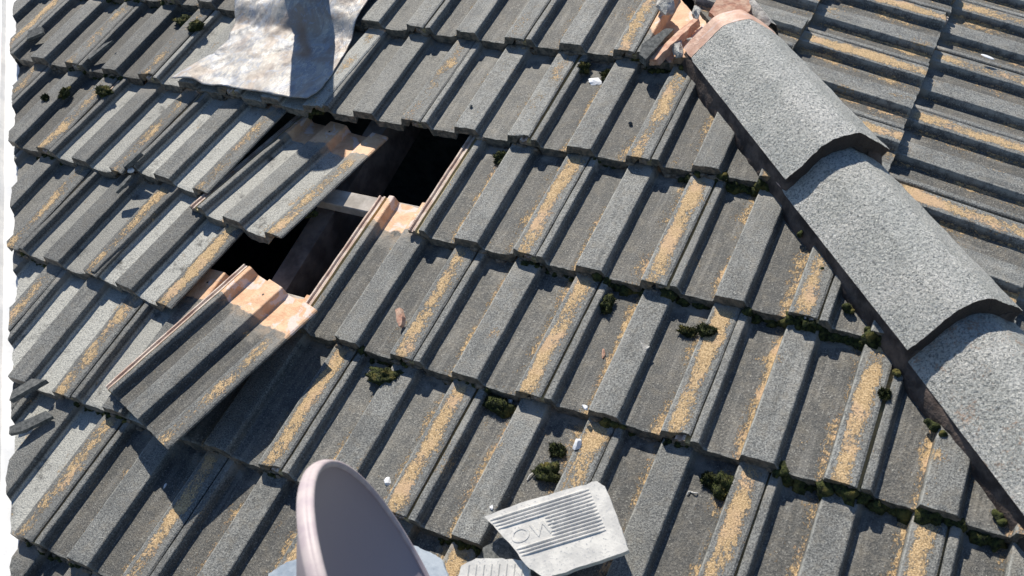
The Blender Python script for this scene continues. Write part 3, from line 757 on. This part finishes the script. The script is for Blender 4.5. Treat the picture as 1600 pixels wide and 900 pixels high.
rock('terracotta_chip', .516, .786, .010, (.4, 1.4, .5), M_clay, 'thin orange terracotta splinter in a pan right of centre', 'chip', 10, group=CH, rz=15)
def shard(name, pts, th, mat, lab, cat, h=.0, tilt=(0, 0), par=None, group=None, jag=.0012, sub=6, top_extra=None):
    """irregular slab; pts as (u, v) on the front slope"""
    cu = sum(p[0] for p in pts) / len(pts); cv = sum(p[1] for p in pts) / len(pts)
    poly = []
    for i, p in enumerate(pts):
        r_ = pts[(i + 1) % len(pts)]
        for k in range(sub):
            t = k / sub; x = p[0] + (r_[0] - p[0]) * t - cu; y = -(p[1] + (r_[1] - p[1]) * t - cv)
            j = jag if k else jag * .3
            poly.append((x + j * fbm((x, y, 1), 160, len(pts)), y + j * fbm((x, y, 2), 160, len(pts))))
    bm = bmesh.new()
    t_ = [bm.verts.new((x, y, th / 2)) for x, y in poly]; b_ = [bm.verts.new((x * .985, y * .985, -th / 2)) for x, y in poly]
    bm.faces.new(t_); bm.faces.new(b_[::-1]); n = len(poly)
    for i in range(n): bm.faces.new((t_[i], b_[i], b_[(i + 1) % n], t_[(i + 1) % n]))
    if top_extra: top_extra(bm, cu, cv, th / 2)
    bmesh.ops.recalc_face_normals(bm, faces=bm.faces)
    me = finish(bm, name + '_mesh', 30)
    o = link(name, me, mat)
    m = MA4 @ Matrix.Translation((cu, -cv, h)) @ Matrix.Rotation(math.radians(tilt[0]), 4, 'X') @ Matrix.Rotation(math.radians(tilt[1]), 4, 'Y')
    o.matrix_world = m; tag(o, lab, cat, group); return o
shard('terracotta_chip', [(.052, .823), (.063, .818), (.079, .836), (.083, .852), (.079, .858), (.066, .846)], .012, M_clay, 'curved pinkish brick chip standing in a tile pan above the moss', 'chip', -.005, (18, -12), group=CH)
SH = 'loose dark slate-like shards'
shard('tile_shard', [(-1.34, .275), (-1.30, .225), (-1.265, .215), (-1.285, .235), (-1.325, .285)], .007, M_slate, 'pointed grey shard lying across a pan near the upper left', 'shard', .004, (4, -14), group=SH)
shard('tile_shard', [(-.925, .615), (-.89, .585), (-.865, .580), (-.885, .605), (-.905, .625)], .012, M_slate, 'dark broken corner piece at a course edge left of centre', 'shard', .008, (5, -20), group=SH)
shard('tile_shard', [(-.895, .690), (-.868, .648), (-.852, .650), (-.862, .678), (-.882, .702)], .008, M_slate, 'small split shard with a pale face lying on a wide rib', 'shard', .003, (5, -20), group=SH)
shard('tile_shard', [(-1.645, .215), (-1.605, .190), (-1.585, .210), (-1.630, .245)], .010, M_slate, 'small ribbed pale shard by the white gutter at upper left', 'shard', -.002, (8, 5), group=SH)
shard('tile_shard', [(-.752, 1.272), (-.722, 1.232), (-.675, 1.225), (-.705, 1.258), (-.738, 1.296)], .013, M_slate, 'dark broken tile end jutting over the gutter at the left edge', 'shard', .006, (-4, -8), group=SH)
shard('tile_shard', [(-.690, 1.350), (-.640, 1.285), (-.618, 1.290), (-.655, 1.345), (-.680, 1.365)], .012, M_slate, 'dark splintered sliver below the broken tile end at the left edge', 'shard', -.002, (-4, 12), group=SH)

# broken upside-down tile piece with ribs and letters
e1 = Vector((.822, -.568)); e2 = Vector((.568, .822)); o0 = Vector((.463, 1.200))
def st(s, t): p = o0 + e1 * s + e2 * t; return (p.x, p.y)
outline = [(0, 0), (.07, -.004), (.15, -.002), (.213, 0), (.224, .014), (.232, .075), (.236, .135), (.16, .138), (.086, .140), (.060, .110), (.036, .060)]
def lim_left(t):   # left boundary s at t
    pts = [(0, 0), (.060, .036), (.110, .060), (.140, .086)]
    for (a, sa), (b, sb) in zip(pts, pts[1:]):
        if a <= t <= b: return sa + (sb - sa) * (t - a) / (b - a)
    return .09
def ridges(bm, cu, cv, z):
    for i in range(13):
        t = .010 + i * .0066; s1 = .196 + .012 * i / 12; s0 = lim_left(t) + .004
        if 4 <= i <= 9: s0 = max(s0, .108 + .004 * (i - 4) * .3)
        if s1 - s0 < .01: continue
        w, hgt = .0024, .0026; secs = []
        for k in range(13):
            s = s0 + (s1 - s0) * k / 12; e = .35 if k in (0, 12) else 1
            ring = []
            for dt, dz in ((-w, -.0005), (-w * .55, hgt * .8 * e), (0, hgt * e), (w * .55, hgt * .8 * e), (w, -.0005)):
                p = o0 + e1 * s + e2 * (t + dt)
                ring.append(bm.verts.new((p.x - cu, -(p.y - cv), z + dz + .0002 * fbm((s, t, 0), 300))))
            secs.append(ring)
        for a, b in zip(secs, secs[1:]):
            for q_ in range(4): bm.faces.new((a[q_], a[q_ + 1], b[q_ + 1], b[q_]))
        bm.faces.new(secs[0]); bm.faces.new(secs[-1][::-1])
pts = [st(*p) for p in outline]
o = shard('broken_tile', pts, .018, M_under, 'large whitish broken tile piece, ribbed underside up with letters, at bottom centre', 'broken tile', .052, (4, -3), jag=.0022, top_extra=ridges)
cu = sum(p[0] for p in pts) / len(pts); cv = sum(p[1] for p in pts) / len(pts)
def text_part(parent, txt, s, t, size, cu, cv, z):
    cv_ = bpy.data.curves.new('lettering', 'FONT'); cv_.body = txt; cv_.size = size; cv_.extrude = .0005
    tmp = bpy.data.objects.new('tmp', cv_); C.objects.link(tmp)
    bpy.context.view_layer.update()
    me = bpy.data.meshes.new_from_object(tmp.evaluated_get(bpy.context.evaluated_depsgraph_get()))
    bpy.data.objects.remove(tmp)
    # thin outlined strokes: text laid along the ribs
    a = math.atan2(-e1.y, e1.x)
    p = o0 + e1 * s + e2 * t
    me.transform(Matrix.Translation((p.x - cu, -(p.y - cv), z)) @ Matrix.Rotation(a, 4, 'Z') @ Matrix.Diagonal((1, .8, 1, 1)))
    me.materials.clear(); me.materials.append(M_under)
    c = link('lettering', me, None, parent); return c
text_part(o, 'OW', .040, .066, .046, cu, cv, .0095)
def ridges2(bm, cu, cv, z):
    for i in range(9):
        x = .468 + i * .013; ring = []
        for (a, b) in (((x, 1.268), (x + .012, 1.30)),):
            for k in range(2): pass
        p0 = Vector((x - cu, -(1.279 - .37 * (x - .468) - cv + .006))); p1 = p0 + Vector((.014, -.045))
        n = Vector((p1.y - p0.y, -(p1.x - p0.x))).normalized() * .0018
        vs4 = [bm.verts.new((*(p0 - n), z)), bm.verts.new((*p0, z + .002)), bm.verts.new((*(p0 + n), z)), bm.verts.new((*(p1 + n), z)), bm.verts.new((*p1, z + .002)), bm.verts.new((*(p1 - n), z))]
        bm.faces.new((vs4[0], vs4[1], vs4[4], vs4[5])); bm.faces.new((vs4[1], vs4[2], vs4[3], vs4[4]))
shard('broken_tile', [(.455, 1.290), (.475, 1.270), (.52, 1.254), (.560, 1.245), (.578, 1.262), (.575, 1.36), (.50, 1.38), (.46, 1.33)], .016, M_under, 'smaller whitish ribbed tile fragment below the large lettered piece', 'broken tile', .026, (2, 0), jag=.002, top_extra=ridges2)
shard('broken_tile', [(.345, 1.300), (.355, 1.288), (.39, 1.288), (.415, 1.292), (.445, 1.32), (.43, 1.40), (.33, 1.40)], .014, M_under2, 'bluish-white tile fragment poking out right of the dish', 'broken tile', .03, (8, 5), jag=.002)
shard('broken_tile', [(.105, 1.425), (.13, 1.395), (.165, 1.372), (.22, 1.40), (.24, 1.48), (.13, 1.48)], .014, M_under2, 'bluish tile fragment with rusty edge poking out left of the dish', 'broken tile', .02, (8, 0), jag=.002)
shard('broken_tile', [(.470, 1.245), (.505, 1.20), (.53, 1.205), (.575, 1.25), (.55, 1.28), (.49, 1.275)], .016, M_slate, 'dark brown tile fragment between the two ribbed white pieces', 'broken tile', .008, (-6, 0), jag=.003)

# mess at the open top end of the ridge
TOPG = 'mortar rubble at the open end of the ridge'
def lumpA(u, v, r, sc, lab, seed, h, rz=0, mat=None):
    return rock('mortar_lump', u, v, r, sc, mat or M_lump, lab, 'mortar', seed, h, rz, TOPG)
lumpA(.318, -.165, .030, (.9, 1.5, .6), 'pale mortar lump at the top edge left of the bare orange tile', 31, .012, 20)
lumpA(.412, -.125, .017, (.7, 1.9, .8), 'upright grey mortar lump standing on the bare orange tile', 32, .020, 25)
lumpA(.395, -.030, .023, (.8, 1.6, .6), 'light grey mortar lump against the broken edge beside the orange tile', 33, .004, 15)
lumpA(.425, -.048, .010, (1.4, .8, .6), 'small mortar crumb at the foot of the orange cap rim', 34, .012)
shard('broken_tile', [(.335, .020), (.395, -.090), (.418, -.120), (.425, -.105), (.395, -.045), (.362, .022)], .020, M_clay, 'long raw terracotta splinter beside the open end of the ridge', 'broken tile', .004, (0, -14), jag=.004)
shard('broken_tile', [(.318, .024), (.312, -.010), (.350, -.075), (.368, -.078), (.350, -.01), (.338, .034)], .026, M_slate, 'dark upright tile edge fragment left of the terracotta splinter', 'broken tile', .004, (0, 8), jag=.002)
# mortar ridge and exposed orange on the far side of the hip
bm = bmesh.new(); rows = []
for j in range(41):
    s = -.62 + .49 * j / 40; w = .008 * fbm((s, 0, 0), 16, 3)
    rows.append([bm.verts.new(H(s, l, n + w)) for l, n in ((-.095 + w, -.055), (-.104, -.010 + w), (-.116, .0), (-.130 + w, -.012), (-.145, -.055))])
for a, b in zip(rows, rows[1:]):
    for i in range(4): bm.faces.new((a[i], a[i + 1], b[i + 1], b[i]))
me = finish(bm, 'mortar_strip_mesh', 70); o = link('mortar_strip', me, M_lump); tag(o, 'pale strip of old mortar beyond the open end of the ridge', 'mortar')
shard('broken_tile', [(.425, -.160), (.435, -.27), (.50, -.30), (.515, -.205), (.475, -.135)], .014, M_clay, 'smooth orange bare tile just beyond the dark gap at the ridge top', 'broken tile', -.020, (0, 17), jag=.003)

# white oval mark on a side tile
bm = bmesh.new(); bmesh.ops.create_uvsphere(bm, u_segments=24, v_segments=12, radius=1)
for v in bm.verts: v.co = Vector((v.co.x * .006, v.co.y * .017, v.co.z * .0018))
me = finish(bm, 'dropping_mesh', 80); o = link('bird_dropping', me, M_white)
DROP = o

# ------------------------------------------------------------------ foreground dish
dish = bpy.data.objects.new('satellite_dish', None); C.objects.link(dish)
tag(dish, 'smooth mauve-grey oval dish with a pale rim in the near foreground', 'satellite dish')
def ray_point(px, py, dist):      # used once, to lay out the dish at its real distance from the camera
    d = (cr * ((px - 800) / 1586.7) + cd * ((py - 450) / 1586.7) + cf)
    return cam.matrix_world.translation + d * dist
DC = ray_point(630, 968, 1.25)
DAX_UP = (ray_point(507, 716, 1.27) - DC); RY = DAX_UP.length
yv = DAX_UP.normalized()
view = (DC - cam.matrix_world.translation).normalized()
side = yv.cross(view).normalized()
ang = math.radians(75)
zv = (-view * math.cos(ang) + (-side if side.dot(cr) < 0 else side) * math.sin(ang)); zv = (zv - yv * zv.dot(yv)).normalized()   # dish face normal, towards image right
xv = yv.cross(zv).normalized()
dm = Matrix((xv, yv, zv)).transposed().to_4x4(); dm.translation = DC; dish.matrix_world = dm
def lathe(profile, sx, sy, seg=96, close=False):
    bm = bmesh.new(); rings = []
    for r, z in profile:
        rings.append([bm.verts.new((r * sx * math.cos(2 * math.pi * i / seg), r * sy * math.sin(2 * math.pi * i / seg), z)) for i in range(seg)] if r > 1e-6 else [bm.verts.new((0, 0, z))])
    for a, b in zip(rings, rings[1:]):
        for i in range(seg):
            j = (i + 1) % seg
            if len(a) == 1: bm.faces.new((a[0], b[i], b[j]))
            elif len(b) == 1: bm.faces.new((a[i], a[j], b[0]))
            else: bm.faces.new((a[i], a[j], b[j], b[i]))
    return bm
RX = RY * 1.08
bm = lathe([(0, -.098), (.15, -.096), (.3, -.090), (.45, -.079), (.6, -.063), (.75, -.043), (.87, -.023), (.93, -.011), (.955, -.0025), (.955, -.008), (.87, -.030), (.75, -.050), (.6, -.070), (.45, -.086), (.3, -.097), (0, -.105)], RX, RY)
link('reflector', finish(bm, 'reflector_mesh', 60), M_dish, dish)
bm = lathe([(.945, -.003), (.955, .000), (.968, .0018), (.982, .0008), (.990, -.002), (.9915, -.004), (.995, -.005), (1.0, -.006), (1.003, -.010), (1.0, -.016), (.988, -.019), (.965, -.017), (.955, -.012), (.945, -.003)], RX, RY)
link('rim', finish(bm, 'rim_mesh', 60), M_rim, dish)
bm = bmesh.new(); cyl(bm, Vector((0, -.05, -.09)), Vector((0, -.25, -1)).normalized(), .018, .018, .14); link('bracket', finish(bm, 'bracket_mesh', 40), M_pipe, dish)
inv = dm.inverted(); foot = inv @ A(.95, 2.05, -.02); top_ = Vector((0, -.085, -.22))
bm = bmesh.new(); cyl(bm, top_, (foot - top_).normalized(), .016, .016, (foot - top_).length); link('mast', finish(bm, 'mast_mesh', 40), M_pipe, dish)

print('sun on dish face', sd.dot(zv))
def twig(u, v, ln, rz, lab):
    bm = bmesh.new(); p = [Vector((ln * (k / 6 - .5), .004 * math.sin(k * .9), .002 * math.sin(k * 1.7))) for k in range(7)]
    for a, b in zip(p, p[1:]): cyl(bm, a, (b - a).normalized(), .0014, .0012, (b - a).length * 1.05, 7)
    o = link('twig', finish(bm, 'twig_mesh', 40), M_under); o.matrix_world = MA4 @ Matrix.Translation((u, -v, surf(u, v) + .004)) @ Matrix.Rotation(math.radians(rz), 4, 'Z'); tag(o, lab, 'twig')
twig(.487, 1.062, .050, 62, 'thin pale twig lying against the lone moss clump')
twig(.775, 1.01, .018, 40, 'tiny pale stalk beside the small moss dome')
def smear(pts, u, v, lab):
    bm = bmesh.new(); vs_ = [bm.verts.new((x, y, .0008 + .0003 * (i % 2))) for i, (x, y) in enumerate(pts)]
    r = bmesh.ops.extrude_face_region(bm, geom=[bm.faces.new(vs_)])
    for g in r['geom']:
        if isinstance(g, bmesh.types.BMVert): g.co.z -= .0016; g.co.xy *= 1.04
    o = link('bird_dropping', finish(bm, 'smear_mesh', 60), M_lump); o.matrix_world = MA4 @ Matrix.Translation((u, -v, surf(u, v) + .0004)); tag(o, lab, 'bird dropping')
smear([(-.012, .013), (.002, .006), (.014, .005), (.011, -.002), (.008, -.014), (.003, -.004)], .592, .760, 'pale angular smear on a wide rib right of centre')
# bird dropping placed on the side slope
m = MB4.copy(); m.translation = B(-.44, .48, .002); DROP.matrix_world = m
tag(DROP, 'small white oval spot on a side-slope tile near the top right corner', 'bird dropping')

# ------------------------------------------------------------------ ground
bm = bmesh.new(); bmesh.ops.create_grid(bm, x_segments=2, y_segments=2, size=400)
me = bpy.data.meshes.new('ground_mesh'); bm.to_mesh(me); bm.free(); o = link('ground', me, M_ground); tag(o, kind='structure')
scene.cycles.use_denoising = True
